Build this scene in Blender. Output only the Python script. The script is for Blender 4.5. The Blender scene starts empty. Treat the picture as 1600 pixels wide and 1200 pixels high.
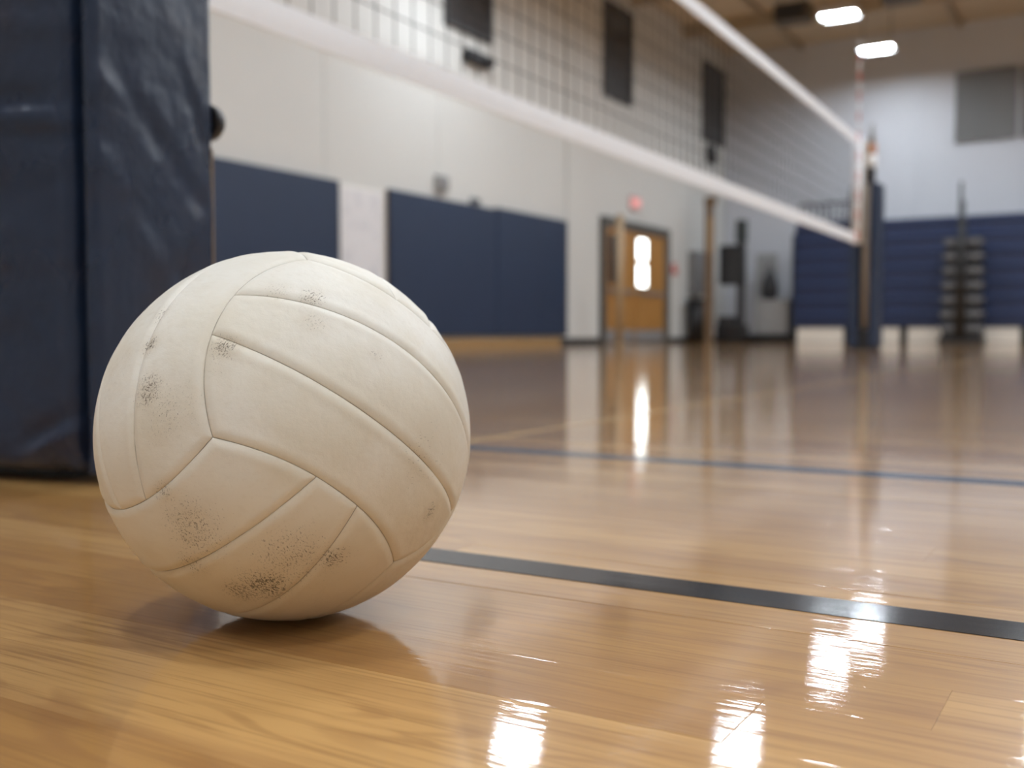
import bpy, bmesh, math, random
from mathutils import Vector, Matrix
R = random.Random(7)
C = bpy.context.scene.collection
sc = bpy.context.scene
PI = math.pi

# ------------------------------------------------------------------ camera, world, exposure
cam_d = bpy.data.cameras.new('camera')
cam_d.sensor_width = 36.0
cam_d.lens = 36.0 * 1650 / 1600
cam_d.clip_start = 0.02
cam_d.dof.use_dof = True
cam_d.dof.focus_distance = 0.53
cam_d.dof.aperture_fstop = 6.6
cam = bpy.data.objects.new('camera', cam_d)
C.objects.link(cam)
cam.location = (0, 0, 0.163)
cam.rotation_euler = (math.radians(90 - 2.7065), 0, math.radians(30.7077))
sc.camera = cam
w = bpy.data.worlds.new('world')
sc.world = w
w.use_nodes = True
w.node_tree.nodes['Background'].inputs[0].default_value = (0.05, 0.05, 0.055, 1)
sc.view_settings.view_transform = 'Standard'
sc.view_settings.look = 'None'
sc.view_settings.gamma = 1
sc.view_settings.use_curve_mapping = False
sc.view_settings.exposure = 0.0
LAMP_STRENGTH = 122.0
LAMP_COLOR = (0.90, 0.99, 1.07)

# ------------------------------------------------------------------ material helpers
class NT:
    def __init__(self, name):
        self.m = bpy.data.materials.new(name)
        self.m.use_nodes = True
        self.t = self.m.node_tree
        self.b = self.t.nodes['Principled BSDF']
    def n(self, typ, **kw):
        nd = self.t.nodes.new(typ)
        for k, v in kw.items():
            setattr(nd, k, v)
        return nd
    def put(self, sock, v):
        if v is None:
            return
        if isinstance(v, bpy.types.NodeSocket):
            self.t.links.new(v, sock)
        else:
            try:
                sock.default_value = v
            except Exception:
                sock.default_value = (v[0], v[1], v[2], 1.0)
    def math(self, op, a, b=None, c=None, clamp=False):
        nd = self.n('ShaderNodeMath', operation=op, use_clamp=clamp)
        self.put(nd.inputs[0], a)
        self.put(nd.inputs[1], b)
        self.put(nd.inputs[2], c)
        return nd.outputs[0]
    def mix(self, f, a, b, mode='MIX'):
        nd = self.n('ShaderNodeMix', data_type='RGBA', blend_type=mode)
        self.put(nd.inputs['Factor'], f)
        for s, v in ((nd.inputs[6], a), (nd.inputs[7], b)):
            if isinstance(v, bpy.types.NodeSocket):
                self.t.links.new(v, s)
            else:
                s.default_value = (v[0], v[1], v[2], 1)
        return nd.outputs[2]
    def noise(self, vec, scale, detail=4, rough=0.55, dim='3D'):
        nd = self.n('ShaderNodeTexNoise', noise_dimensions=dim)
        if vec is not None:
            self.t.links.new(vec, nd.inputs['Vector'])
        nd.inputs['Scale'].default_value = scale
        nd.inputs['Detail'].default_value = detail
        nd.inputs['Roughness'].default_value = rough
        return nd.outputs['Fac']
    def smooth(self, v, lo, hi, o0=0.0, o1=1.0):
        nd = self.n('ShaderNodeMapRange', interpolation_type='SMOOTHSTEP')
        self.put(nd.inputs['Value'], v)
        nd.inputs['From Min'].default_value = lo
        nd.inputs['From Max'].default_value = hi
        nd.inputs['To Min'].default_value = o0
        nd.inputs['To Max'].default_value = o1
        return nd.outputs['Result']
    def scaled(self, vec, s):
        nd = self.n('ShaderNodeVectorMath', operation='MULTIPLY')
        self.put(nd.inputs[0], vec)
        nd.inputs[1].default_value = s
        return nd.outputs[0]
    def obj(self):
        return self.n('ShaderNodeTexCoord').outputs['Object']
    def pos(self):
        return self.n('ShaderNodeNewGeometry').outputs['Position']
    def bump(self, h, dist=1.0, strength=1.0, normal=None):
        nd = self.n('ShaderNodeBump')
        nd.inputs['Strength'].default_value = strength
        nd.inputs['Distance'].default_value = dist
        self.t.links.new(h, nd.inputs['Height'])
        if normal is not None:
            self.t.links.new(normal, nd.inputs['Normal'])
        return nd.outputs['Normal']
    def set(self, **kw):
        for k, v in kw.items():
            self.put(self.b.inputs[k.replace('_', ' ')], v)
        return self

def simple(name, col, rough=0.5, metal=0.0, var=0.12, scale=6.0, bump=0.0, spec=0.5):
    t = NT(name)
    o = t.obj()
    f = t.noise(o, scale)
    dark = [c * (1 - var) for c in col]
    lite = [min(1, c * (1 + var)) for c in col]
    t.set(Base_Color=t.mix(f, dark, lite), Roughness=rough, Metallic=metal)
    t.b.inputs['Specular IOR Level'].default_value = spec
    if bump:
        t.set(Normal=t.bump(t.noise(o, scale * 12), bump))
    return t.m

def emit(name, col, s):
    t = NT(name)
    f = t.noise(t.obj(), 2.0)
    t.set(Base_Color=(0.8, 0.8, 0.8))
    t.put(t.b.inputs['Emission Color'], t.mix(f, [c * .96 for c in col], col))
    t.b.inputs['Emission Strength'].default_value = s
    return t.m

PW = 0.057    # floor strip width
PL = 0.92     # procedural strip length
def wood_floor(name, geom):
    t = NT(name)
    p = t.pos()
    sx = t.n('ShaderNodeSeparateXYZ')
    t.t.links.new(p, sx.inputs[0])
    x, y = sx.outputs[0], sx.outputs[1]
    row = t.math('FLOOR', t.math('DIVIDE', y, PW))
    fy = t.math('FRACT', t.math('DIVIDE', y, PW))
    wn = t.n('ShaderNodeTexWhiteNoise', noise_dimensions='1D')
    t.t.links.new(row, wn.inputs['W'])
    if geom:
        tone = t.n('ShaderNodeObjectInfo').outputs['Random']
        seed = t.math('MULTIPLY', tone, 37.0)
    else:
        px = t.math('ADD', t.math('DIVIDE', x, PL), t.math('MULTIPLY', wn.outputs['Value'], 7.3))
        ident = t.math('FLOOR', px)
        cb = t.n('ShaderNodeCombineXYZ')
        t.t.links.new(row, cb.inputs[0]); t.t.links.new(ident, cb.inputs[1])
        w2 = t.n('ShaderNodeTexWhiteNoise', noise_dimensions='2D')
        t.t.links.new(cb.outputs[0], w2.inputs['Vector'])
        tone = w2.outputs['Value']
        seed = t.math('MULTIPLY', tone, 37.0)
    # grain space: stretched along x, shifted per strip
    gv = t.n('ShaderNodeCombineXYZ')
    t.t.links.new(t.math('MULTIPLY', x, 1.6), gv.inputs[0])
    t.t.links.new(t.math('MULTIPLY', y, 34.0), gv.inputs[1])
    t.t.links.new(seed, gv.inputs[2])
    g1 = t.noise(gv.outputs[0], 1.0, 5, 0.6)
    gv2 = t.n('ShaderNodeCombineXYZ')
    t.t.links.new(t.math('MULTIPLY', x, 9.0), gv2.inputs[0])
    t.t.links.new(t.math('MULTIPLY', y, 330.0), gv2.inputs[1])
    t.t.links.new(seed, gv2.inputs[2])
    g2 = t.noise(gv2.outputs[0], 1.0, 3, 0.6)
    gv3 = t.n('ShaderNodeCombineXYZ')
    t.t.links.new(t.math('MULTIPLY', x, 7.0), gv3.inputs[0])
    t.t.links.new(t.math('MULTIPLY', y, 22.0), gv3.inputs[1])
    t.t.links.new(seed, gv3.inputs[2])
    g3 = t.noise(gv3.outputs[0], 1.0, 4, 0.6)
    base = t.mix(t.smooth(tone, 0.0, 1.0), (0.43, 0.222, 0.066), (0.585, 0.338, 0.122))
    base = t.mix(t.smooth(g1, 0.42, 0.72, 0, 0.7), base, (0.37, 0.185, 0.065))
    base = t.mix(t.smooth(g2, 0.46, 0.70, 0, 0.55), base, (0.27, 0.125, 0.04))
    base = t.mix(t.smooth(g3, 0.60, 0.76, 0, 0.6), base, (0.25, 0.115, 0.04))
    gv4 = t.n('ShaderNodeCombineXYZ')
    t.t.links.new(t.math('MULTIPLY', x, 2.0), gv4.inputs[0])
    t.t.links.new(t.math('MULTIPLY', y, 13.0), gv4.inputs[1])
    t.t.links.new(t.math('ADD', seed, 3.0), gv4.inputs[2])
    g4 = t.noise(gv4.outputs[0], 1.0, 2, 0.5)
    ring = t.math('SINE', t.math('MULTIPLY', g4, 75.0))
    base = t.mix(t.math('MULTIPLY', t.smooth(ring, .2, 1.0, 0, .5), t.smooth(g3, .35, .65)), base, (0.30, 0.14, 0.047))
    if not geom:
        e = t.math('MINIMUM', fy, t.math('SUBTRACT', 1.0, fy))
        seam = t.smooth(e, 0.0, 0.02, 1, 0)
        fx = t.math('FRACT', px)
        seam2 = t.smooth(t.math('MINIMUM', fx, t.math('SUBTRACT', 1.0, fx)), 0.0, 0.0012, 1, 0)
        base = t.mix(t.math('MULTIPLY', t.math('MAXIMUM', seam, seam2), 0.45), base, (0.12, 0.06, 0.025))
    # finish relief: cupped strips, slow waviness, brush ridges along the strips
    c = t.math('SUBTRACT', fy, 0.5)
    cup = t.math('MULTIPLY', t.math('MULTIPLY', c, c), 0.00010)
    tilt = t.math('MULTIPLY', t.math('MULTIPLY', c, t.math('SUBTRACT', wn.outputs['Value'], 0.5)), 0.00014)
    wv = t.n('ShaderNodeCombineXYZ')
    t.t.links.new(t.math('MULTIPLY', x, 4.0), wv.inputs[0])
    t.t.links.new(t.math('MULTIPLY', y, 60.0), wv.inputs[1])
    wave = t.math('MULTIPLY', t.noise(wv.outputs[0], 1.0, 2, 0.5), 0.00009)
    bv = t.n('ShaderNodeCombineXYZ')
    t.t.links.new(t.math('MULTIPLY', x, 11.0), bv.inputs[0])
    t.t.links.new(t.math('MULTIPLY', y, 210.0), bv.inputs[1])
    brush = t.noise(bv.outputs[0], 1.0, 3, 0.6)
    fine = t.math('ADD', t.math('MULTIPLY', g2, 0.000006), t.math('MULTIPLY', brush, 0.000085))
    h = t.math('ADD', t.math('ADD', cup, tilt), t.math('ADD', wave, fine))
    nrm = t.bump(h, 1.0)
    t.set(Base_Color=base, Roughness=0.36, Normal=nrm, Coat_Weight=1.0, Coat_Normal=nrm,
          Coat_Roughness=t.smooth(g3, 0.3, 0.8, 0.035, 0.065))
    t.b.inputs['Coat IOR'].default_value = 1.62
    t.b.inputs['Specular IOR Level'].default_value = 0.22
    return t.m

M_PLANK = wood_floor('maple_strip', True)
M_FLOOR = wood_floor('maple_floor', False)

def paint_line(name, col, rough=0.1):
    t = NT(name)
    p = t.pos()
    f = t.noise(t.scaled(p, (14, 60, 1)), 1.0)
    wave = t.math('MULTIPLY', t.noise(t.scaled(p, (4, 60, 1)), 1.0, 2, .5), 0.00009)
    sp = t.noise(p, 900)
    c = t.mix(t.smooth(f, .3, .8, 0, .7), col, [v * 1.5 + .006 for v in col])
    t.set(Base_Color=c, Roughness=t.smooth(sp, .3, .7, rough, rough + .08), Normal=t.bump(wave, 1.0))
    return t.m
M_BLACKLINE = paint_line('black_line_paint', (0.012, 0.013, 0.017))
M_GRAYLINE = paint_line('blue_line_paint', (0.055, 0.075, 0.115))
M_PALELINE = paint_line('pale_line_paint', (0.50, 0.34, 0.17))

M_WALL_L = simple('painted_block_wall', (0.60, 0.595, 0.57), 0.55, var=0.04, scale=0.8)
M_WALL_F = simple('painted_far_wall', (0.56, 0.575, 0.62), 0.55, var=0.04, scale=0.8)
M_CEIL = simple('tan_ceiling', (0.56, 0.46, 0.33), 0.8, var=0.08, scale=1.0)
M_BEAM = simple('tan_beam_steel', (0.38, 0.31, 0.22), 0.7, var=0.08)
M_DARK = simple('dark_steel', (0.03, 0.03, 0.034), 0.45)
M_BLACK = simple('black_plastic', (0.012, 0.012, 0.014), 0.4)
M_GRAY = simple('grey_metal', (0.22, 0.22, 0.225), 0.5)
M_MID = simple('mid_grey_metal', (0.33, 0.33, 0.33), 0.5)
M_NAVYPAD = simple('navy_wall_pad_vinyl', (0.013, 0.027, 0.064), 0.5, var=0.1, scale=3, bump=0.0002)
M_BLEACH = simple('navy_bleacher_board', (0.008, 0.019, 0.066), 0.55, var=0.15, scale=3)
M_BLEACH_LIP = simple('navy_bleacher_seat_edge', (0.030, 0.058, 0.165), 0.45, var=0.1)
M_BEIGE = simple('beige_board', (0.78, 0.74, 0.67), 0.6)
M_TANWOOD = simple('tan_wood', (0.33, 0.20, 0.085), 0.5, var=0.2, scale=9)
M_BROWN = simple('brown_wood', (0.17, 0.105, 0.055), 0.55, var=0.25, scale=5)
M_TANPOST = simple('tan_post_paint', (0.38, 0.27, 0.16), 0.5)
M_WHITECLOTH = simple('white_net_tape', (0.80, 0.825, 0.87), 0.7, var=0.04, scale=20, bump=0.0003)
M_CORD = simple('black_net_cord', (0.02, 0.02, 0.022), 0.8)
M_RED = simple('red_paint', (0.55, 0.07, 0.045), 0.5)
M_ORANGE = simple('orange_paint', (0.42, 0.19, 0.10), 0.5)
M_WHITE = simple('white_paint', (0.78, 0.77, 0.75), 0.5, var=0.04)
M_POLE = simple('bronze_post_steel', (0.36, 0.29, 0.225), 0.4, metal=0.0)
M_LAMP = emit('lamp_diffuser', LAMP_COLOR, LAMP_STRENGTH)
M_LAMPHOUSE = simple('white_lamp_housing', (0.6, 0.6, 0.6), 0.5)
M_DAY = emit('daylit_door_glass', (0.93, 1.0, 0.98), 6.0)
M_EXITRED = emit('exit_sign_red', (1.0, 0.06, 0.05), 1.0)

def door_wood():
    t = NT('orange_door_wood')
    o = t.obj()
    g = t.noise(t.scaled(o, (20, 20, 1.4)), 1.5, 5, .6)
    t.set(Base_Color=t.mix(t.smooth(g, .3, .75), (0.44, 0.225, 0.065), (0.31, 0.145, 0.036)), Roughness=0.35)
    return t.m
M_DOOR = door_wood()

def vinyl(name, col):
    t = NT(name)
    o = t.obj()
    n1 = t.noise(t.scaled(o, (9, 9, 5)), 1.0, 3, .5)
    n2 = t.noise(o, 900, 2)
    n3 = t.noise(t.scaled(o, (26, 26, 20)), 1.0, 3, .55)
    n1h = t.math('ADD', t.math('MULTIPLY', n1, 0.008), t.math('MULTIPLY', n3, 0.0035))
    h = t.math('ADD', n1h, t.math('MULTIPLY', n2, 0.00004))
    blot = t.noise(t.scaled(o, (7, 7, 11)), 1.0, 3, .55)
    c = t.mix(t.smooth(blot, .5, .72, 0, .4), col, (0.030, 0.025, 0.036))
    t.set(Base_Color=c, Roughness=t.smooth(n1, .3, .7, .24, .34), Normal=t.bump(h, 1.0))
    t.b.inputs['Specular IOR Level'].default_value = 0.45
    return t.m
M_VINYL = vinyl('navy_post_vinyl', (0.014, 0.026, 0.058))

def leather():
    t = NT('scuffed_leather')
    o = t.obj()
    soft = t.noise(o, 16, 4, .6)
    pores = t.noise(o, 1500, 2)
    fibre = t.noise(t.scaled(o, (90, 420, 420)), 1.0, 3, .6)
    streak = t.noise(t.scaled(o, (1500, 300, 800)), 1.0, 4, .7)
    streak2 = t.noise(t.scaled(o, (420, 1300, 1000)), 1.0, 4, .7)
    base = t.mix(t.smooth(soft, .35, .7), (0.765, 0.735, 0.665), (0.70, 0.65, 0.545))
    base = t.mix(t.smooth(fibre, .5, .75, 0, .22), base, (0.62, 0.56, 0.46))
    # worn-in grime spots, many on the side that is down in this pose
    spots = [(-0.0091,-0.0907,0.0522,0.007,1),(-0.0148,-0.0781,0.0686,0.008,0.7),(0.0011,-0.1006,0.0302,0.012,0.9),(0.0157,-0.1016,0.0213,0.022,0.55),(0.0361,-0.0839,0.0518,0.009,0.9),(0.0652,-0.0516,0.0641,0.009,0.6),(0.057,-0.0431,0.077,0.009,0.8),(0.043,-0.0529,0.0799,0.009,0.6),(0.0244,-0.0952,-0.0369,0.022,0.75),(0.0441,-0.0656,-0.0692,0.018,1.0),(0.0311,-0.0682,-0.0735,0.014,0.9),(0.0623,-0.0664,-0.0523,0.026,0.7),(0.0747,-0.0496,-0.0547,0.01,0.9),(0.0983,0.0018,-0.0368,0.007,0.8),(0.1036,-0.0152,-0.0072,0.026,0.45),(0.0975,-0.0365,0.0139,0.02,0.25),(0.0126,-0.1024,-0.0195,0.008,0.7),(0.0699,-0.0537,-0.0571,0.02,0.5),(0.0432,0.0269,0.0918,0.008,0.4),(0.0149,-0.0869,-0.057,0.012,0.7),(0.0881,-0.032,0.0473,0.006,0.5),(0.0369,-0.0891,0.0416,0.008,0.4),(-0.0296,-0.0915,0.0422,0.015,0.4)]
    acc = None
    for (a, b, c, r, s) in spots:
        vm = t.n('ShaderNodeVectorMath', operation='DISTANCE')
        t.t.links.new(o, vm.inputs[0])
        vm.inputs[1].default_value = (a, b, c)
        v = t.smooth(vm.outputs['Value'], r * 0.15, r * 1.5, s, 0)
        acc = v if acc is None else t.math('MAXIMUM', acc, v)
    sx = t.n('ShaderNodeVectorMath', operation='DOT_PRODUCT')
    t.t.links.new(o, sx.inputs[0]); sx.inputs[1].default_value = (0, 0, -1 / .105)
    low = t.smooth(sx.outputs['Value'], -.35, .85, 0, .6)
    base = t.mix(low, base, (0.63, 0.49, 0.265))  # lower side yellower: warm floor bounce painted in, along with real yellowing
    base = t.mix(t.math('MULTIPLY', acc, t.smooth(soft, .25, .6, .1, .33)), base, (0.42, 0.31, 0.18))
    # crisp marks: threshold drops where a worn spot is
    thr = t.math('SUBTRACT', streak, t.math('SUBTRACT', 0.70, t.math('MULTIPLY', acc, 0.20)))
    m1 = t.smooth(thr, 0.0, 0.05)
    thr2 = t.math('SUBTRACT', streak2, t.math('SUBTRACT', 0.72, t.math('MULTIPLY', acc, 0.17)))
    m2 = t.smooth(thr2, 0.0, 0.05)
    m = t.math('MULTIPLY', t.math('MAXIMUM', m1, m2), t.math('ADD', 0.30, t.math('MULTIPLY', acc, .68)), clamp=True)
    base = t.mix(m, base, (0.12, 0.092, 0.062))
    # dirt caught in the seams
    at = t.n('ShaderNodeAttribute', attribute_name='seam')
    patch = t.noise(o, 28, 4, .6)
    line = t.math('MULTIPLY', t.smooth(at.outputs['Fac'], .72, 1.0), t.smooth(patch, .36, .62, .05, .7))
    base = t.mix(line, base, (0.20, 0.165, 0.12))
    h = t.math('ADD', t.math('MULTIPLY', pores, 0.00005), t.math('MULTIPLY', t.noise(o, 190, 3), 0.00022))
    h = t.math('ADD', h, t.math('MULTIPLY', soft, 0.0012))
    t.set(Base_Color=base, Roughness=t.smooth(soft, .3, .7, .46, .58), Normal=t.bump(h, 1.0))
    t.b.inputs['Specular IOR Level'].default_value = 0.4
    return t.m
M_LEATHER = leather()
M_BLADDER = simple('ball_lining', (0.25, 0.2, 0.15), 0.8)

def glass_dark():
    t = NT('dark_window_glass')
    n = t.noise(t.obj(), 1.5)
    t.set(Base_Color=t.mix(n, (0.022, 0.023, 0.025), (0.05, 0.05, 0.052)), Roughness=0.25)
    return t.m
M_GLASS = glass_dark()

def poster_print():
    t = NT('poster_print')
    o = t.obj()
    n = t.noise(t.scaled(o, (2, 5, 4)), 1.3, 3, .5)
    t.set(Base_Color=t.mix(t.smooth(n, .5, .7, 0, .6), (0.70, 0.69, 0.71), (0.50, 0.50, 0.54)), Roughness=0.5)
    return t.m
M_POSTER = poster_print()

# ------------------------------------------------------------------ mesh helpers
def add_box(bm, lo, hi, bev=0.0):
    r = bmesh.ops.create_cube(bm, size=1.0)
    vs = r['verts']
    for v in vs:
        v.co = Vector([lo[i] + (v.co[i] + .5) * (hi[i] - lo[i]) for i in range(3)])
    if bev > 0:
        es = {e for v in vs for e in v.link_edges}
        bmesh.ops.bevel(bm, geom=list(es), offset=bev, segments=2, affect='EDGES', profile=0.6)
def add_cyl(bm, p0, p1, r0, r1=None, seg=16):
    p0, p1 = Vector(p0), Vector(p1)
    d = p1 - p0
    q = d.to_track_quat('Z', 'Y').to_matrix().to_4x4()
    bmesh.ops.create_cone(bm, cap_ends=True, segments=seg, radius1=r0, radius2=r0 if r1 is None else r1,
                          depth=d.length, matrix=Matrix.Translation((p0 + p1) / 2) @ q)
def obj(name, bm, mat, parent=None, smooth=False, loc=None):
    bmesh.ops.recalc_face_normals(bm, faces=bm.faces)
    me = bpy.data.meshes.new(name)
    bm.to_mesh(me); bm.free()
    me.materials.append(mat)
    if smooth:
        for p in me.polygons:
            p.use_smooth = True
    o = bpy.data.objects.new(name, me)
    C.objects.link(o)
    if parent is not None:
        o.parent = parent
    if loc is not None:
        o.location = loc
    return o
def box(name, lo, hi, mat, parent=None, bev=0.0):
    """mesh with its origin at the box centre of its base"""
    b = bmesh.new()
    c = Vector(((lo[0] + hi[0]) / 2, (lo[1] + hi[1]) / 2, lo[2]))
    add_box(b, [lo[i] - c[i] for i in range(3)], [hi[i] - c[i] for i in range(3)], bev)
    return obj(name, b, mat, parent, loc=c)
def cyl(name, p0, p1, r, mat, parent=None, r1=None, seg=16):
    b = bmesh.new()
    c = Vector(p0)
    add_cyl(b, (0, 0, 0), Vector(p1) - c, r, r1, seg)
    o = obj(name, b, mat, parent, loc=c)
    for p in o.data.polygons:
        p.use_smooth = len(p.vertices) == 4
    return o
def tag(o, label, cat, group=None):
    o['label'] = label; o['category'] = cat
    if group:
        o['group'] = group
    return o
def thing(name, loc, label, cat, group=None, rz=0.0):
    o = bpy.data.objects.new(name, None)
    o.empty_display_size = 0.1
    C.objects.link(o)
    o.location = loc
    o.rotation_euler = (0, 0, rz)
    return tag(o, label, cat, group)
def struct(o, label=None):
    o['kind'] = 'structure'
    if label:
        o['label'] = label
    return o
def dup(root, loc, label=None, group=None):
    r = root.copy(); C.objects.link(r); r.location = loc
    if label: r['label'] = label
    if group: r['group'] = group
    for ch in list(root.children):
        c = ch.copy(); C.objects.link(c); c.parent = r
        for g in ch.children:
            d = g.copy(); C.objects.link(d); d.parent = c
    return r

# ------------------------------------------------------------------ room shell
XL, XR, YF, YB, H = -7.9, 10.0, 22.5, -7.0, 6.25
# floor slab, with a recess where the near strips are laid one by one
RX0, RX1 = -2.6, 1.3
ROW0, ROW1 = -1, 31
RY0, RY1 = ROW0 * PW, ROW1 * PW
bm = bmesh.new()
add_box(bm, (XL - .2, YB - .2, -.2), (XR + .2, YF + .2, -.02))
add_box(bm, (XL - .2, YB - .2, -.02), (RX0, YF + .2, 0))
add_box(bm, (RX1, YB - .2, -.02), (XR + .2, YF + .2, 0))
add_box(bm, (RX0, YB - .2, -.02), (RX1, RY0, 0))
add_box(bm, (RX0, RY1, -.02), (RX1, YF + .2, 0))
floor = struct(obj('floor', bm, M_FLOOR), 'glossy honey coloured maple gym floor')
mesh_cache = {}
for row in range(ROW0, ROW1):
    x = RX0
    first = True
    while x < RX1 - 1e-6:
        L = round(R.uniform(.45, 1.25) * (R.random() if first else 1) + .12, 2)
        first = False
        if x + L > RX1 - .15:
            L = RX1 - x
        key = round(L, 3)
        if key not in mesh_cache:
            b = bmesh.new()
            g = 0.00006
            e = 0.0004
            lo, hi = (-L / 2 + g, -PW / 2 + g), (L / 2 - g, PW / 2 - g)
            top = [b.verts.new((X, Y, 0)) for X, Y in ((lo[0] + e, lo[1] + e), (hi[0] - e, lo[1] + e), (hi[0] - e, hi[1] - e), (lo[0] + e, hi[1] - e))]
            mid = [b.verts.new((X, Y, -.00002)) for X, Y in ((lo[0], lo[1]), (hi[0], lo[1]), (hi[0], hi[1]), (lo[0], hi[1]))]
            bot = [b.verts.new((v.co.x, v.co.y, -.0195)) for v in mid]
            b.faces.new(top)
            for ra, rb in ((top, mid), (mid, bot)):
                for i in range(4):
                    b.faces.new((ra[i], ra[(i + 1) % 4], rb[(i + 1) % 4], rb[i]))
            o = obj('plank', b, M_PLANK, floor)
            mesh_cache[key] = o.data
        else:
            o = bpy.data.objects.new('plank', mesh_cache[key])
            C.objects.link(o); o.parent = floor
        o.location = (x + L / 2, (row + .5) * PW, R.uniform(-.00006, 0))
        o.rotation_euler = (R.gauss(0, .0009), R.gauss(0, .00012), 0)
        x += L
bm = bmesh.new(); add_box(bm, (-.56, .615, 0), (9.0, .654, .00035))
bl = obj('court_line', bm, M_BLACKLINE, floor); bl['label'] = 'black court line painted across the floor behind the ball'
bm = bmesh.new(); add_box(bm, (-3.4, 1.245, 0), (9.0, 1.29, .00035))
gl = obj('court_line', bm, M_GRAYLINE, floor); gl['label'] = 'dull blue court line further back'
bm = bmesh.new(); add_box(bm, (-.882, 1.31, 0), (-.862, 17.0, .0003))
wl = obj('court_line', bm, M_PALELINE, floor); wl['label'] = 'faint pale court line running away from the camera'

# left wall: backing plus tall panels with recessed joints
wl_ = struct(box('wall_left', (XL - .25, YB - .2, 0), (XL - .02, YF + .2, H + .3), M_WALL_L), 'light grey painted side wall')
y = YB
k = 0
while y < YF - .01:
    y1 = min(YF, 9.19 + 2.24 * math.floor((y - 9.19 + 2.24 + 1e-4) / 2.24))
    o = box('wall_panel', (XL - .02, y + .006, 0), (XL + R.uniform(-.003, .0), y1 - .006, H + .05), M_WALL_L)
    o.parent = wl_; o.location = o.location - wl_.location
    y = y1
# far wall
wf_ = struct(box('wall_far', (XL - .2, YF + .02, 0), (XR + .2, YF + .25, H + .3), M_WALL_F), 'pale blue grey painted end wall')
x = XL
for x1 in (-6.2, -5.02, -3.92, -2.0, .3, 2.6, 4.9, 7.2, XR):
    o = box('wall_panel', (x + .008, YF - R.uniform(0, .003), 0), (x1 - .008, YF + .02, H + .05), M_WALL_F)
    o.parent = wf_; o.location = o.location - wf_.location
    x = x1
struct(box('wall_right', (XR, YB - .2, 0), (XR + .2, YF + .2, H + .3), M_WALL_L))
struct(box('wall_back', (XL - .2, YB - .2, 0), (XR + .2, YB, H + .3), M_WALL_L))
ceiling = struct(box('ceiling', (XL - .2, YB - .2, H), (XR + .2, YF + .2, H + .25), M_CEIL), 'tan gym ceiling with deep cross beams')
def ceil_part(name, lo, hi, mat, bev=0):
    o = box(name, lo, hi, mat, ceiling, bev)
    o.location = o.location - ceiling.location
    return o
for yb in (-4.2, -.6, 3.0, 6.6, 10.2, 13.8, 17.4, 19.9):
    ceil_part('beam', (XL, yb, H - .26), (XR, yb + .16, H), M_BEAM)
for xb in (-6.3, -3.2, 0.0, 3.2, 6.4):
    ceil_part('joist', (xb, YB, H - .11), (xb + .07, YF, H), M_BEAM)
# baseboards
struct(box('baseboard_left', (XL, YB, 0), (XL + .02, 16.15, .1), M_DARK))
struct(box('baseboard_left', (XL, 19.2, 0), (XL + .02, YF, .1), M_DARK))
struct(box('baseboard_far', (XL, YF - .02, 0), (XR, YF, .1), M_DARK))
# timber ledge below the pads
tr = struct(box('trim_1', (XL, 4.4, 0), (XL + .12, 14.6, .10), M_TANWOOD, bev=.01), 'orange wooden ledge along the foot of the wall pads')
# lighter pilaster between pads and door
struct(box('trim_2', (XL, 14.98, .1), (XL + .03, 16.08, H), M_WALL_L))

# ------------------------------------------------------------------ high windows
def window(name, y0, y1, z0, z1):
    root = struct(box(name, (XL, y0, z0), (XL + .02, y1, z1), M_DARK), None)
    c = root.location.copy()
    def part(nm, lo, hi, mat, par=root, off=c):
        o = box(nm, lo, hi, mat, par); o.location = o.location - off; return o
    part('window_frame', (XL + .02, y0, z0), (XL + .06, y0 + .06, z1), M_DARK)
    part('window_frame', (XL + .02, y1 - .06, z0), (XL + .06, y1, z1), M_DARK)
    part('window_frame', (XL + .02, y0 + .06, z0), (XL + .06, y1 - .06, z0 + .06), M_DARK)
    part('window_frame', (XL + .02, y0 + .06, z1 - .06), (XL + .06, y1 - .06, z1), M_DARK)
    n = 4
    for i in range(n):
        a = z0 + .06 + (z1 - z0 - .12) * i / n
        b = z0 + .06 + (z1 - z0 - .12) * (i + 1) / n
        part('pane', (XL + .02, y0 + .07, a + .012), (XL + .035, y1 - .07, b - .012), M_GLASS)
    return root
window('window_1', 11.55, 12.69, 4.2, 5.8)['label'] = 'dark high window nearest the camera above the net'
window('window_2', 16.30, 17.43, 4.2, 5.8)['label'] = 'dark high window in the middle of the side wall'
window('window_3', 20.98, 22.2, 4.2, 5.8)['label'] = 'dark high window furthest along the side wall'

# ------------------------------------------------------------------ lamps
lamp0 = thing('ceiling_lamp', (-4.36, 20.7, 5.5), 'bright square gym lamp hanging nearest the end wall, lower of two in view', 'lamp', 'hanging gym lamps')
b = bmesh.new(); add_box(b, (-.31, -.22, .012), (.31, .22, .10), .01)
obj('housing', b, M_LAMPHOUSE, lamp0)
b = bmesh.new()
add_box(b, (-.31, -.22, -.03), (-.295, .22, .012)); add_box(b, (.295, -.22, -.03), (.31, .22, .012))
add_box(b, (-.295, -.22, -.03), (.295, -.205, .012)); add_box(b, (-.295, .205, -.03), (.295, .22, .012))
obj('rim', b, M_LAMPHOUSE, lamp0)
b = bmesh.new(); add_box(b, (-.292, -.202, -.005), (.292, .202, .011))
bmesh.ops.bevel(b, geom=[e for e in b.edges if abs(e.verts[0].co.z - e.verts[1].co.z) > .01], offset=.12, segments=5, affect='EDGES')
obj('diffuser', b, M_LAMP, lamp0)
for sx in (-.25, .25):
    b = bmesh.new(); add_cyl(b, (sx, 0, .10), (sx, 0, H - 5.5 - .0), .008, seg=6)
    obj('hanger', b, M_DARK, lamp0)
dup(lamp0, (-4.45, 18.23, 5.5), 'bright square gym lamp hanging at the top, upper left of two in view')
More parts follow.
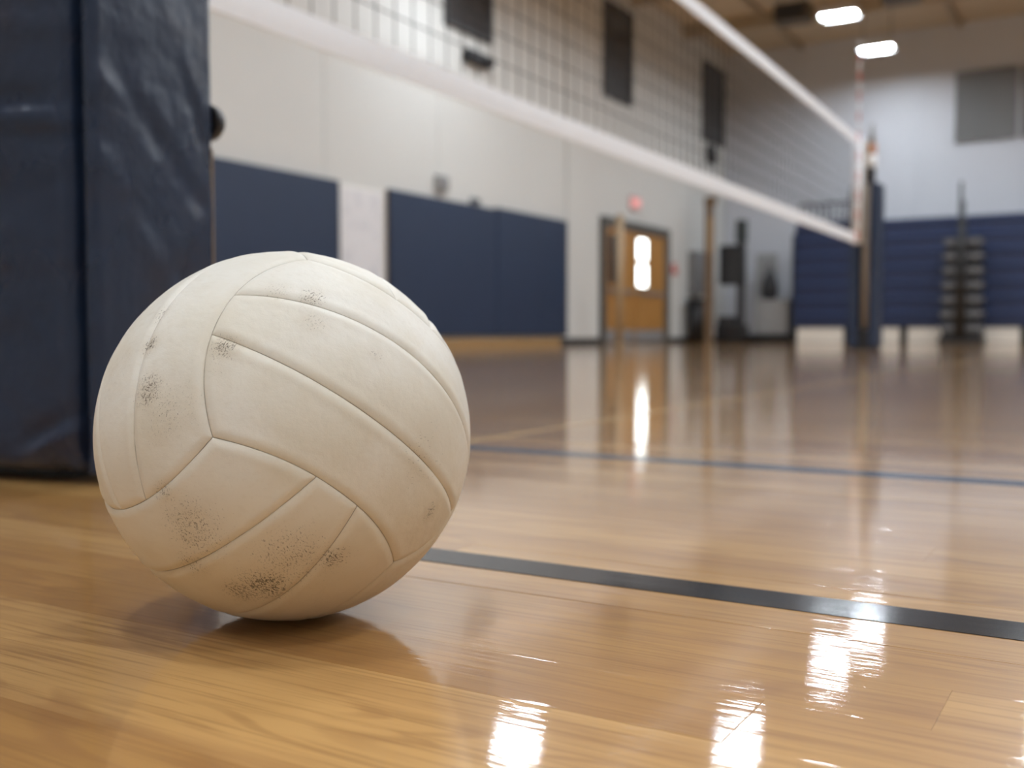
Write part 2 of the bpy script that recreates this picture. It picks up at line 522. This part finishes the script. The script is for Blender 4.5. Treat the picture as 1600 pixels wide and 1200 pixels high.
off = 'square gym lamp hanging above and beside the camera, unseen, there for its light and floor glare'
dup(lamp0, (-4.6, 13.8, 5.5), off)
low_lamp = dup(lamp0, (-6.5, 11.05, 4.95), off)
for ch in low_lamp.children:
    if ch.name.startswith('hanger'):
        k = (H - 4.95 - .1) / (H - 5.5 - .1)
        ch.scale.z = k; ch.location.z = .1 * (1 - k)
for lx in (-4.5, -.9, 2.7, 6.3):
    for ly in (-4.0, -.2, 3.6, 7.4):
        dup(lamp0, (lx, ly, 5.5), off)
for lx, ly in ((-1.0, 11.2), (-.9, 13.5), (-.9, 16.0), (-.9, 19.3), (2.7, 11.2), (6.3, 11.2), (3.2, 15.5), (7.0, 15.5), (3.2, 19.3), (7.0, 19.3)):  # second to fourth are added out of view to brighten the far end
    dup(lamp0, (lx, ly, 5.5), off)

# ------------------------------------------------------------------ volleyball
BC = Vector((-0.42153, 0.45679, 0.105))
BR = 0.105
ROT = ((-0.35089, 0.08218, 0.9325), (-0.72126, -0.65943, -0.21261), (0.5973, -0.74732, 0.29143))
QI, WM, WP = 0.285, 0.765, 2.2
T45 = lambda a: math.tan(a * PI / 4)
Wf = lambda s: WM + (1 - WM) * abs(s) ** WP
def end_x(Yg):
    """along-coordinate (gnomonic) of the short end at transverse gnomonic Yg: solve Y = T(s)/T(W(s))"""
    lo_, hi_ = 0.0, 1.0
    a = abs(Yg)
    for _ in range(30):
        m_ = (lo_ + hi_) / 2
        if T45(m_) / T45(Wf(m_)) < a: lo_ = m_
        else: hi_ = m_
    return 1 / T45(Wf((lo_ + hi_) / 2))
ball = thing('volleyball', BC, 'scuffed off-white leather volleyball resting on the glossy wooden floor', 'ball')
bm = bmesh.new(); bmesh.ops.create_icosphere(bm, subdivisions=4, radius=BR - .0032)
obj('bladder', bm, M_BLADDER, ball, True)
rows3 = [Vector(r) for r in ROT]
def to_world(v):
    return Vector((rows3[0].dot(v), rows3[1].dot(v), rows3[2].dot(v)))
def easing(n):
    # denser towards both ends
    out = []
    for i in range(n + 1):
        u = i / n
        e_ = .5 - .5 * math.cos(PI * u)
        e_ = .5 - .5 * math.cos(PI * e_) if False else e_
        out.append(.35 * u + .65 * e_)
    return out
GA, GB = easing(64), easing(34)
def panel(face, sign, strip):
    a_ax, s_ax, t_ax = ((0, 1, 2), (1, 2, 0), (2, 0, 1))[face]
    q = T45(QI)
    grid = []
    for gb in GB:
        rowp = []
        for ga in GA:
            a = ga * 2 - 1
            if strip == 0:
                Yg = -q + 2 * q * gb
                X = T45(a) * end_x(Yg)
            else:
                yt = T45(Wf(a))
                Yg = q + gb * (yt - q)
                ye = q + gb * (1 - q)
                X = T45(a) * end_x(ye)
                Yg *= strip
            v = [0, 0, 0]
            v[a_ax] = sign; v[s_ax] = X; v[t_ax] = Yg
            rowp.append(to_world(Vector(v)).normalized())
        grid.append(rowp)
    nb, na = len(GB), len(GA)
    # arc distance to the nearest edge of this panel
    bm = bmesh.new()
    lay = bm.verts.layers.float.new('seam')
    V = []
    for j in range(nb):
        cj0, cj1 = grid[0], grid[nb - 1]
        rv = []
        for i in range(na):
            p = grid[j][i]
            d = 9.0
            for ii in range(max(0, i - 5), min(na, i + 6)):
                d = min(d, (p - cj0[ii]).length, (p - cj1[ii]).length)
            for jj in range(max(0, j - 5), min(nb, j + 6)):
                d = min(d, (p - grid[jj][0]).length, (p - grid[jj][na - 1]).length)
            d *= BR
            wdt = .0052
            e = max(0.0, 1 - d / wdt)
            h = -.0010 * e ** 2.2 + .0003 * math.exp(-((d - .0042) / .003) ** 2)
            if d < 1e-6:
                h = -.0011
            v = bm.verts.new(p * (BR + h))
            v[lay] = max(0.0, 1 - d / .0012)
            rv.append(v)
        V.append(rv)
    for j in range(nb - 1):
        for i in range(na - 1):
            bm.faces.new((V[j][i], V[j][i + 1], V[j + 1][i + 1], V[j + 1][i]))
    # turned-in flange so that each panel is a shell with a wall at its edge
    ring = [V[0][i] for i in range(na)] + [V[j][na - 1] for j in range(1, nb)] + [V[nb - 1][i] for i in range(na - 2, -1, -1)] + [V[j][0] for j in range(nb - 2, 0, -1)]
    inner = []
    for v in ring:
        nv = bm.verts.new(v.co * ((BR - .004) / v.co.length)); nv[lay] = 1.0
        inner.append(nv)
    for i in range(len(ring)):
        k2 = (i + 1) % len(ring)
        bm.faces.new((ring[i], ring[k2], inner[k2], inner[i]))
    o = obj('panel', bm, M_LEATHER, ball, True)
    # make sure the shell faces outwards
    me = o.data
    pc = me.polygons[len(me.polygons) // 3]
    if pc.normal.dot(pc.center) < 0:
        me.flip_normals()
for face in range(3):
    for sign in (1, -1):
        for strip in (0, 1, -1):
            panel(face, sign, strip)

# ------------------------------------------------------------------ padded post beside the ball
PH = 1.83
post = thing('padded_post', (-0.985, 0.728, 0), 'tall post wrapped in wrinkled navy vinyl pads standing left behind the ball', 'padded post', rz=math.radians(9))
def puffy(width, height, thick, bulge, folds, gap=.012, r=.020):
    """closed cushion: x 0..width, z gap..height, front face at y=0 bulging to -y, back at y=thick"""
    nx, nz = 34, 150
    b = bmesh.new()
    def front(u, z):
        x = u * width
        ed = min(x, width - x)
        y_ = -bulge * (1 - (2 * u - 1) ** 2) if True else 0
        if ed < r:
            y_ += r - math.sqrt(max(0, r * r - (r - ed) ** 2))
        ez = min(z - gap, height - z)
        if ez < r:
            y_ += r - math.sqrt(max(0, r * r - (r - ez) ** 2))
        for (fx, fz, ax, az, ang, amp) in folds:
            dx, dz = x - fx, z - fz
            ca, sa = math.cos(ang), math.sin(ang)
            p, q_ = dx * ca + dz * sa, -dx * sa + dz * ca
            y_ += amp * math.exp(-(p / ax) ** 2 - (q_ / az) ** 2)
        return y_
    F = [[b.verts.new((width * i / nx, front(i / nx, gap + (height - gap) * (j / nz) ** 1.5), gap + (height - gap) * (j / nz) ** 1.5)) for i in range(nx + 1)] for j in range(nz + 1)]
    B = [[b.verts.new((width * i / nx, thick, gap + (height - gap) * (j / nz) ** 1.5)) for i in (0, nx)] for j in range(nz + 1)]
    for j in range(nz):
        for i in range(nx):
            b.faces.new((F[j][i], F[j][i + 1], F[j + 1][i + 1], F[j + 1][i]))
        b.faces.new((F[j][0], F[j + 1][0], B[j + 1][0], B[j][0]))
        b.faces.new((F[j][nx], B[j][1], B[j + 1][1], F[j + 1][nx]))
        b.faces.new((B[j][0], B[j + 1][0], B[j + 1][1], B[j][1]))
    b.faces.new([F[0][i] for i in range(nx + 1)] + [B[0][1], B[0][0]])
    b.faces.new([F[nz][i] for i in range(nx + 1)] + [B[nz][1], B[nz][0]])
    return b
PWID = .28
# fold: x, z, half-length along, half-width across, angle, depth (+ = inwards)
left_folds = [(.20, .515, .06, .006, -.18, .006), (.23, .500, .05, .008, -.2, -.004), (.22, .412, .07, .006, -.05, .006), (.22, .397, .07, .008, -.02, -.004),
              (.25, .375, .12, .006, -.1, .003), (.16, .30, .08, .02, .3, .002), (.24, .060, .04, .007, .5, .005), (.25, .046, .03, .007, .45, -.005), (.255, .018, .02, .01, .8, .006), (.20, .16, .06, .03, .6, .002),
              (.1, .42, .1, .007, .05, .004), (.22, .72, .1, .008, -.1, .005), (.2, .95, .1, .008, .1, .005), (.21, 1.25, .1, .008, -.1, .005), (.2, 1.5, .1, .008, .1, .005)]
fr = obj('pad_panel', puffy(PWID, PH, .05, .008, left_folds), M_VINYL, post, True)
fr.location = (-PWID + .006, .004, 0)
right_folds = [(.05, .46, .05, .012, -.7, .004), (.07, .44, .07, .012, -.8, -.004), (.02, .43, .03, .008, -.4, -.004), (.09, .39, .10, .014, -.75, .004), (.16, .46, .05, .01, -1.0, -.003),
               (.03, .34, .05, .01, -.7, -.004), (.05, .32, .09, .012, -.9, .004), (.08, .27, .12, .014, -.95, -.003), (.17, .41, .05, .012, -1.1, .004), (.18, .30, .06, .02, .6, -.003),
               (.1, .2, .08, .02, .8, .003), (.02, .05, .04, .008, .8, .005), (.1, .6, .1, .014, -.8, .004), (.1, .8, .1, .014, -.7, -.004), (.1, 1.1, .1, .014, -.8, .004), (.1, 1.4, .1, .014, .7, .004)]
sd = obj('pad_panel', puffy(.200, PH, .014, .003, [(a, b_, c_, d_, e_, f_ * .75) for a, b_, c_, d_, e_, f_ in right_folds], r=.007), M_VINYL, post, True)
sd.location = (.036, .006, 0); sd.rotation_euler = (0, 0, PI / 2)
bk = obj('pad_panel', puffy(PWID, PH, .05, .006, right_folds[:4]), M_VINYL, post, True)
bk.location = (-.005, .236, 0); bk.rotation_euler = (0, 0, PI)
lf = obj('pad_panel', puffy(.17, PH, .05, .006, right_folds[:4]), M_VINYL, post, True)
lf.location = (-PWID - .003, .231, 0); lf.rotation_euler = (0, 0, -PI / 2)
box('post_core', (-.235, .06, 0), (-.055, .18, PH - .05), M_BLACK, post)
box('corner_gap_shade', (-.02, .034, .01), (.0215, .056, PH - .01), M_BLACK, post)  # black strip added so the shaded gap between the pads turns dark
st = box('edge_strip', (.024, .2065, .03), (.033, .2082, .39), M_TANPOST, post); st['label'] = 'thin tan edge strip with stitching'
kb = bmesh.new()
add_cyl(kb, (0, 0, 0), (0, .015, 0), .023, .022, 28); add_cyl(kb, (0, .015, 0), (0, .021, 0), .022, .014, 28)
kn = obj('knob', kb, M_BLACK, post, True, loc=(.020, .2062, .424)); kn['label'] = 'round black knob on the far edge of the pad'
for p in kn.data.polygons: p.use_smooth = len(p.vertices) == 4

# ------------------------------------------------------------------ volleyball net
NA, NB_ = Vector((-2.335, 1.98, 0)), Vector((-2.55, 11.33, 0))
ndir = (NB_ - NA).normalized(); NLEN = (NB_ - NA).length
nperp = Vector((ndir.y, -ndir.x, 0))
def zlow(s):    # underside of the bottom tape, slight sag
    u = s / NLEN
    return 1.105 - .045 * math.sin(PI * min(1, max(0, u))) * .0 - .005 * u
def ztop(s):
    u = s / NLEN
    return 2.235 + .03 * 4 * u * (1 - u) - .045 * u
net = thing('volleyball_net', NA, 'black mesh volleyball net with white top and bottom tapes stretched to the far post', 'net')
TAPE = .098
def strip_bm(f0, f1, s0, s1, n=40, th=.004):
    b = bmesh.new()
    rings = []
    for i in range(n + 1):
        s = s0 + (s1 - s0) * i / n
        c = ndir * s
        rings.append([b.verts.new(c + nperp * o_ + Vector((0, 0, z))) for o_, z in ((-th, f0(s)), (th, f0(s)), (th * 1.5, (f0(s) + f1(s)) / 2), (th, f1(s)), (-th, f1(s)), (-th * 1.5, (f0(s) + f1(s)) / 2))])
    for i in range(n):
        for j in range(6):
            b.faces.new((rings[i][j], rings[i][(j + 1) % 6], rings[i + 1][(j + 1) % 6], rings[i + 1][j]))
    b.faces.new(rings[0]); b.faces.new(rings[-1])
    return b
obj('bottom_tape', strip_bm(zlow, lambda s: zlow(s) + TAPE, 0, NLEN), M_WHITECLOTH, net)
obj('top_tape', strip_bm(lambda s: ztop(s) - .085, ztop, 0, NLEN), M_WHITECLOTH, net)
for s in (0.0, NLEN - .06):
    b = bmesh.new(); add_cyl(b, ndir * s + Vector((0, 0, zlow(s))), ndir * s + Vector((0, 0, ztop(s))), .048, seg=16)
    obj('side_sleeve', b, M_WHITECLOTH, net, True)
# mesh: square cells of cord
b = bmesh.new()
CW = .0030
CELL = .116
n = int(NLEN / CELL)
def cord(b, p, q, r):
    d = (q - p).normalized()
    u = nperp * r
    v = d.cross(nperp).normalized() * r
    a = [b.verts.new(p + x_) for x_ in (u, v, -u, -v)]
    c = [b.verts.new(q + x_) for x_ in (u, v, -u, -v)]
    for i in range(4):
        b.faces.new((a[i], a[(i + 1) % 4], c[(i + 1) % 4], c[i]))
for i in range(1, n + 1):
    s = i * CELL
    c = ndir * s
    cord(b, c + Vector((0, 0, zlow(s) + TAPE)), c + Vector((0, 0, ztop(s) - .085)), CW)
for j in range(1, 8):
    f = j / 8
    pts = []
    for i in range(0, 41):
        s = NLEN * i / 40
        pts.append(ndir * s + Vector((0, 0, (zlow(s) + TAPE) * (1 - f) + (ztop(s) - .085) * f)))
    for p, q_ in zip(pts, pts[1:]):
        cord(b, p, q_, CW)
for i in range(1, n + 1):
    for j in range(1, 8):
        s = i * CELL; f = j / 8
        z = (zlow(s) + TAPE) * (1 - f) + (ztop(s) - .085) * f
        c = ndir * s + Vector((0, 0, z))
        vs = [b.verts.new(c + x_ * .006) for x_ in (nperp, ndir, -nperp, -ndir, Vector((0, 0, 1)), Vector((0, 0, -1)))]
        for t_ in range(4):
            b.faces.new((vs[t_], vs[(t_ + 1) % 4], vs[4])); b.faces.new((vs[(t_ + 1) % 4], vs[t_], vs[5]))
nm = obj('netting', b, M_CORD, net); nm['kind'] = 'stuff'
# cords from net to the posts
FP = Vector((-2.545, 11.72, 0)) - NA
NP = Vector((-2.32, 1.62, 0)) - NA
for z0, z1 in ((ztop(NLEN) - .03, 2.19), (zlow(NLEN) + .05, 1.13)):
    b = bmesh.new(); add_cyl(b, ndir * NLEN + Vector((0, 0, z0)), Vector((FP.x, FP.y - .05, z1)), .006, seg=6)
    obj('tension_cord', b, M_WHITECLOTH, net)
for z0, z1 in ((ztop(0) - .03, 2.2), (zlow(0) + .05, 1.13)):
    b = bmesh.new(); add_cyl(b, Vector((0, 0, z0)), Vector((NP.x, NP.y + .09, z1)), .006, seg=6)
    obj('tension_cord', b, M_WHITECLOTH, net)

# antenna at the far end of the net
ap = NA + ndir * (NLEN - .20) + nperp * .025
ant = thing('net_antenna', (ap.x, ap.y, 1.12), 'thin red and white striped antenna standing above the far end of the net', 'antenna')
for i in range(20):
    b = bmesh.new(); add_cyl(b, (.012, 0, i * .1), (.012, 0, i * .1 + .1), .008, seg=8)
    obj('red_stripe' if i % 2 == 0 else 'white_stripe', b, M_RED if i % 2 == 0 else M_WHITE, ant, True)

# far net post, padded on three sides with the pole showing on the net side
fp = thing('net_post', (-2.545, 11.72, 0), 'brown steel net post in a navy pad at the far end of the net', 'net post')
cyl('pole', (0, 0, 0), (0, 0, 2.22), .045, M_POLE, fp, seg=20)
cyl('base_plate', (0, 0, 0), (0, 0, .02), .16, M_BLACK, fp, seg=24)
box('pad_foot', (-.07, -.075, .02), (.07, -.047, .22), M_BLACK, fp)
box('pad_panel', (-.155, -.12, .02), (-.06, .13, 1.72), M_NAVYPAD, fp, .02)
box('pad_panel', (.055, -.12, .02), (.155, .13, 1.76), M_NAVYPAD, fp, .02)
box('pad_panel', (-.155, .05, .02), (.155, .14, 1.76), M_NAVYPAD, fp, .02)
box('winch', (.0, -.09, 1.76), (.09, .0, 1.93), M_BLACK, fp, .01)
cyl('collar', (.045, 0, 1.92), (.045, 0, 2.07), .05, M_WHITE, fp, seg=16)
cyl('pulley_head', (.045, 0, 2.07), (.045, 0, 2.18), .05, M_ORANGE, fp, seg=16)
cyl('pole_tip', (.045, 0, 2.18), (.045, 0, 2.40), .035, M_GRAY, fp, r1=.016, seg=16)

# near net post, behind the padded post from the photograph's side
npst = thing('net_post', (-2.32, 1.62, 0), 'slim brown steel net post at the near net end, behind the padded post', 'net post')
cyl('pole', (0, 0, 0), (0, 0, 2.3), .045, M_POLE, npst, seg=20)
cyl('base_plate', (0, 0, 0), (0, 0, .02), .08, M_BLACK, npst, seg=24)

# ------------------------------------------------------------------ things on the left wall
def wall_pad(y0, y1, label, z0=.14, z1=1.92):
    t = thing('wall_pad', (XL, (y0 + y1) / 2, z0), label, 'wall pad', 'navy wall pads')
    hw = (y1 - y0) / 2
    box('backing_board', (.0, -hw + .01, .0), (.018, hw - .01, z1 - z0), M_TANWOOD, t)
    box('cushion', (.018, -hw, 0), (.075, hw, z1 - z0), M_NAVYPAD, t, .018)
wall_pad(5.4, 7.36, 'navy wall pad mostly hidden behind the padded post')
wall_pad(7.38, 9.36, 'navy wall pad directly right of the padded post, above the ball', .14, 1.90)
wall_pad(10.3, 12.755, 'navy wall pad left of the joint, right of the white poster')
wall_pad(12.775, 14.91, 'navy wall pad nearest the wooden doors', z1=1.95)

pt = thing('poster', (XL, 9.83, .72), 'white poster with faint grey print on the wall between navy pads', 'poster')
box('board', (0, -.40, 0), (.02, .40, 1.16), M_WHITE, pt)
box('sheet', (.02, -.36, .04), (.024, .36, 1.12), M_POSTER, pt)
wb = thing('wall_box', (XL, 11.44, 2.02), 'small grey box on the wall above the middle navy pad', 'wall box')
box('body', (0, -.12, 0), (.08, .12, .2), M_MID, wb, .01); box('cover', (.08, -.09, .03), (.095, .09, .17), M_GRAY, wb)
wb = thing('wall_box', (XL, 12.25, 1.93), 'smaller low dark box on the wall just above the pad joint', 'wall box')
box('body', (0, -.09, 0), (.07, .09, .09), M_GRAY, wb, .01); box('cover', (.07, -.06, .02), (.08, .06, .07), M_DARK, wb)
wb = thing('emergency_light', (XL, 12.30, 3.82), 'flat black box with two lamps below the nearest high window', 'wall light')
box('body', (0, -.30, 0), (.09, .30, .16), M_BLACK, wb, .01)
for s in (-.2, .2): cyl('lamp_head', (.09, s, .08), (.16, s, .06), .07, M_DARK, wb)
wb = thing('emergency_light', (XL, 21.45, 3.75), 'narrow black box below the furthest high window', 'wall light')
box('body', (0, -.2, 0), (.09, .2, .36), M_BLACK, wb, .01)
cyl('lamp_head', (.09, 0, .12), (.16, 0, .1), .07, M_DARK, wb)

# double door
D0, D1, DH = 16.2, 19.12, 2.16
door = struct(box('door_1', (XL, D0, 0), (XL + .02, D1, DH), M_DARK), 'orange wooden double door in a dark frame')
dc = door.location.copy()
def dpart(nm, lo, hi, mat, par=door, off=dc, bev=0):
    o = box(nm, lo, hi, mat, par, bev); o.location = o.location - off; return o
M_FRAME = simple('dark_door_frame', (0.085, 0.08, 0.07), 0.5)
dpart('door_frame', (XL + .02, D0, 0), (XL + .09, D0 + .1, DH), M_FRAME)
dpart('door_frame', (XL + .02, D1 - .22, 0), (XL + .09, D1, DH), M_FRAME)
dpart('door_frame', (XL + .02, D0 + .1, 2.0), (XL + .09, D1 - .22, DH), M_FRAME)
for (a, b_, w0, w1, lit) in ((D0 + .11, 17.50, 16.42, 16.80, False), (17.53, D1 - .23, 17.62, 18.02, True)):
    # leaf made of stiles round the glass
    leaf = dpart('door_leaf', (XL + .02, a, .02), (XL + .06, b_, 1.99), M_DOOR)
    lo = dc + leaf.location
    dpart('kick_plate', (XL + .06, a + .03, .03), (XL + .066, b_ - .03, .24), M_GRAY, leaf, lo)
    dpart('lower_panel', (XL + .06, a + .08, .30), (XL + .07, b_ - .08, .86), M_DOOR, leaf, lo)
    dpart('window_bead', (XL + .06, w0 - .05, .98), (XL + .075, w1 + .05, 1.93), M_DOOR, leaf, lo)
    dpart('push_bar', (XL + .06, a + .1, .885), (XL + .12, b_ - .1, .935), M_GRAY, leaf, lo)
    if lit:
        dpart('pane', (XL + .075, w0, 1.03), (XL + .080, w1, 1.42), M_DAY, leaf, lo)
        dpart('pane', (XL + .075, w0, 1.51), (XL + .080, w1, 1.88), M_DAY, leaf, lo)
    else:
        dpart('pane', (XL + .075, w0, 1.03), (XL + .080, w1, 1.88), M_GLASS, leaf, lo)

# exit sign with red letters
ex = thing('exit_sign', (XL, 17.6, 2.40), 'small red lettered exit sign on the wall above the wooden doors', 'sign')
box('case', (0, -.19, 0), (.05, .19, .24), simple('exit_case', (0.62, 0.42, 0.41), .5), ex, .005)
fc = bpy.data.curves.new('letters', 'FONT'); fc.body = 'EXIT'; fc.size = .19; fc.extrude = .003; fc.align_x = 'CENTER'
fc.materials.append(M_EXITRED)
fo = bpy.data.objects.new('letters', fc); C.objects.link(fo); fo.parent = ex
bpy.context.view_layer.update()
lm = bpy.data.meshes.new_from_object(fo.evaluated_get(bpy.context.evaluated_depsgraph_get()))
bpy.data.objects.remove(fo)
fo = bpy.data.objects.new('lettering', lm); C.objects.link(fo); fo.parent = ex
fo.rotation_euler = (PI / 2, 0, PI / 2); fo.location = (.053, 0, .055)
al = thing('alarm_pull', (XL, 19.5, 1.34), 'small red and white alarm box on the wall right of the doors', 'alarm')
box('body', (0, -.09, 0), (.05, .09, .20), M_RED, al, .006); box('label_plate', (.05, -.06, .1), (.055, .06, .16), M_WHITE, al)

# tan post standing before the door
tp = thing('tan_post', (-7.0, 15.07, 0), 'plain tan post standing on the floor in front of the wooden doors', 'post')
cyl('pole', (0, 0, .02), (0, 0, 1.98), .062, M_TANPOST, tp, seg=20)
cyl('base_plate', (0, 0, 0), (0, 0, .02), .13, M_TANPOST, tp, seg=24)
cyl('pole_cap', (0, 0, 1.98), (0, 0, 2.01), .066, M_TANPOST, tp, seg=20)

# ------------------------------------------------------------------ corner clutter
bn = thing('trash_can', (-7.62, 20.12, 0), 'black round trash can on the floor right of the doors', 'trash can')
cyl('body', (0, 0, 0), (0, 0, .80), .17, M_BLACK, bn, r1=.21, seg=24)
cyl('rim', (0, 0, .80), (0, 0, .86), .225, M_BLACK, bn, seg=24)
cb = thing('wall_cabinet', (XL, 20.62, .98), 'flat grey cabinet hung on the wall above the trash can', 'cabinet')
box('body', (0, -.34, 0), (.16, .34, .86), M_GRAY, cb, .006); box('door', (.16, -.32, .02), (.172, .32, .84), M_GRAY, cb); box('handle', (.172, .22, .4), (.19, .25, .5), M_DARK, cb)
bd = thing('wooden_upright', (-7.33, 19.95, 0), 'tall brown wooden upright with a short crosspiece, left of the black cart', 'upright')
box('beam', (-.075, -.05, 0), (.075, .05, 2.78), M_BROWN, bd, .006)
box('crosspiece', (-.09, -.06, 2.70), (.13, .06, 2.85), M_BROWN, bd, .006)
box('orange_board', (-.02, -.07, 1.75), (.10, -.05, 2.45), M_TANWOOD, bd, .003)
box('foot', (-.05, -.16, 0), (.05, .16, .05), M_BROWN, bd, .006)
ct = thing('equipment_cart', (-7.02, 20.45, 0), 'tall black equipment cart with a big black case on its mast', 'cart')
box('base', (-.28, -.2, .06), (.27, .2, .34), M_BLACK, ct, .02)
for sx in (-.22, .21):
    for sy in (-.15, .15):
        cyl('wheel', (sx - .02, sy, .05), (sx + .02, sy, .05), .05, M_BLACK, ct)
box('mast', (.10, -.05, .34), (.24, .05, 2.02), M_DARK, ct, .01)
box('case', (-.24, -.14, 1.14), (.24, .14, 1.93), M_BLACK, ct, .03)
box('head', (.08, -.1, 1.98), (.27, .1, 2.42), simple('dark_green_metal', (0.028, 0.036, 0.036), .5), ct, .02)
box('tray', (-.25, -.18, .34), (.08, .18, .52), M_DARK, ct, .01)
cg = thing('storage_cabinet', (-6.42, 21.3, 0), 'low grey storage cabinet on a black base by the bleacher end', 'cabinet')
box('plinth', (-.50, -.3, 0), (.42, .3, .16), M_BLACK, cg, .01)
box('body', (-.34, -.26, .16), (.36, .26, .86), M_MID, cg, .01)
for s in (-.33, .015): box('door', (s, -.275, .18), (s + .335, -.26, .84), M_MID, cg, .004)
bg = thing('duffel_bag', (-6.52, 21.28, .86), 'dark slumped bag standing on the grey storage cabinet', 'bag')
b = bmesh.new(); bmesh.ops.create_uvsphere(b, u_segments=20, v_segments=12, radius=1.0)
for v in b.verts:
    v.co = Vector((v.co.x * .17 * (1 - .25 * v.co.z), v.co.y * .14, max(-.8, v.co.z) * .34 + .272))
obj('bag_body', b, M_DARK, bg, True)
b = bmesh.new(); add_cyl(b, (-.06, 0, .58), (-.02, 0, .74), .012, seg=8); add_cyl(b, (-.02, 0, .74), (.06, 0, .58), .012, seg=8)
obj('bag_handle', b, M_BLACK, bg)
pn = thing('standing_panel', (-6.78, 21.9, 0), 'upright grey panel standing against the end wall beside the black cart', 'panel')
box('panel_board', (-.22, -.03, .05), (.22, .03, 1.85), M_MID, pn, .008)
for s in (-.18, .18): box('foot', (s - .03, -.16, 0), (s + .03, .16, .05), M_BLACK, pn)

# ------------------------------------------------------------------ bleachers
def bleacher(x0, x1, label, rows=7):
    yb = 20.6
    t = thing('bleachers', ((x0 + x1) / 2, yb, 0), label, 'bleachers', 'folded navy bleachers')
    hw = (x1 - x0) / 2
    z0, rh = .30, .287
    for i in range(rows):
        a = z0 + i * rh
        y_ = i * .012
        nseg = max(1, round((x1 - x0) / 2.3))
        for s in range(nseg):
            xa = -hw + 2 * hw * s / nseg; xb_ = -hw + 2 * hw * (s + 1) / nseg
            box('riser_board', (xa + .004, y_ + .03, a), (xb_ - .004, y_ + .07, a + rh - .05), M_BLEACH, t, .004)
            box('seat_board', (xa + .004, y_, a + rh - .05), (xb_ - .004, y_ + .24, a + rh - .006), M_BLEACH_LIP, t, .012)
    box('carcass', (-hw + .02, .26, .12), (hw - .02, 1.7, z0 + rows * rh - .08), M_DARK, t)
    n = max(2, round((x1 - x0) / 1.05))
    for s in range(n):
        xa = -hw + 2 * hw * s / n
        box('kick_board', (xa + .07, .06, .01), (xa + 2 * hw / n - .07, .10, .285), M_BEIGE, t, .004)
        cyl('wheel', (xa - .03 if s else xa + .02, .10, .07), (xa + .03 if s else xa + .06, .10, .07), .07, M_DARK, t)
    return t
bL = bleacher(-5.85, -2.755, 'folded navy bleacher section left of the dark aisle steps, behind the far net post')
box('end_panel', (-1.568, -.01, .02), (-1.55, 1.7, 2.1), M_DARK, bL)
bR = bleacher(-2.745, 3.2, 'folded navy bleacher section at the right edge, right of the dark aisle steps')
ai = thing('aisle_steps', (-2.72, 20.02, 0), 'dark stack of aisle steps with folded rails between two navy bleacher sections', 'steps')
box('base', (-.36, -.02, 0), (.36, .53, .12), M_BLACK, ai, .01)
for i in range(7):
    z = .13 + i * .255
    wdt = .345 - i * .006
    box('step', (-wdt, .02 + i * .015, z + .09), (wdt, .52, z + .19), simple('aisle_step_grey_%d' % i, (0.13, 0.133, 0.14), .5) if i == 0 else bpy.data.materials['aisle_step_grey_0'], ai, .01)
    box('step_riser', (-wdt + .02, .06 + i * .015, z - .02), (wdt - .02, .52, z + .09), M_BLACK, ai)
for sx in (-.045, .035):
    cyl('handrail', (sx, -.04, .12), (sx * .5, -.04, 2.82 if sx < 0 else 2.5), +.05, M_BLACK, ai, r1=.028, seg=12)
b = bmesh.new()
for z in (.6, 1.1, 1.6, 2.1): add_box(b, (-.07, -.08, z), (.07, .03, z + .05), .006)
obj('rail_bracket', b, M_BLACK, ai)
er = thing('end_rail', (-5.3, 20.9, 2.31), 'low grey guard rail along the top of the left bleacher section', 'railing')
for i in range(9):
    cyl('baluster', (-.5 + i * .125, 0, 0), (-.5 + i * .125, 0, .38), .014, M_DARK, er, seg=8)
for z in (.0, .36): box('rail', (-.53, -.02, z), (.53, .02, z + .045), M_DARK, er)

# ------------------------------------------------------------------ grey panels on the end wall
def grille(x0, x1, z0, z1, label):
    t = thing('wall_grille', ((x0 + x1) / 2, YF, z0), label, 'wall panel', 'grey panels on the end wall')
    hw = (x1 - x0) / 2; h = z1 - z0
    g1 = M_GRILLE
    box('backing', (-hw, -.03, 0), (hw, 0, h), g1, t)
    box('frame_side', (-hw, -.07, 0), (-hw + .05, -.03, h), M_GRILLEF, t)
    box('frame_side', (hw - .05, -.07, 0), (hw, -.03, h), M_GRILLEF, t)
    box('frame_rail', (-hw + .05, -.07, 0), (hw - .05, -.03, .05), M_GRILLEF, t)
    box('frame_rail', (-hw + .05, -.07, h - .05), (hw - .05, -.03, h), M_GRILLEF, t)
    for i in range(9):
        z = .07 + (h - .14) * i / 9
        box('slat', (-hw + .05, -.055, z), (hw - .05, -.03, z + (h - .14) / 9 * .8), g1, t)
M_GRILLE = simple('grey_grille', (0.17, 0.17, 0.17), .6)
M_GRILLEF = simple('grey_grille_frame', (0.19, 0.19, 0.19), .6)
grille(-3.22, -2.12, 3.92, 5.28, 'square grey slatted panel high on the end wall')
grille(-2.04, -.94, 3.92, 5.28, 'square grey slatted panel cut by the right edge of the photo')

# ------------------------------------------------------------------ heaters under the ceiling
def heater(x, y, label):
    t = thing('unit_heater', (x, y, H - .55), label, 'heater', 'ceiling heaters')
    box('body', (-.3, -.22, 0), (.3, .22, .32), simple('heater_brown', (0.10, 0.085, 0.062), .6) if 'heater_brown' not in bpy.data.materials else bpy.data.materials['heater_brown'], t, .02)
    box('front_grille', (-.25, -.235, .04), (.25, -.22, .28), M_DARK, t)
    for sx in (-.22, .22): cyl('hanger', (sx, 0, .32), (sx, 0, .55), .012, M_DARK, t, seg=8)
heater(-5.45, 19.0, 'dim boxy unit under the ceiling left of the two lamps')
heater(-3.55, 18.7, 'dim boxy unit under the ceiling right of the upper lamp')
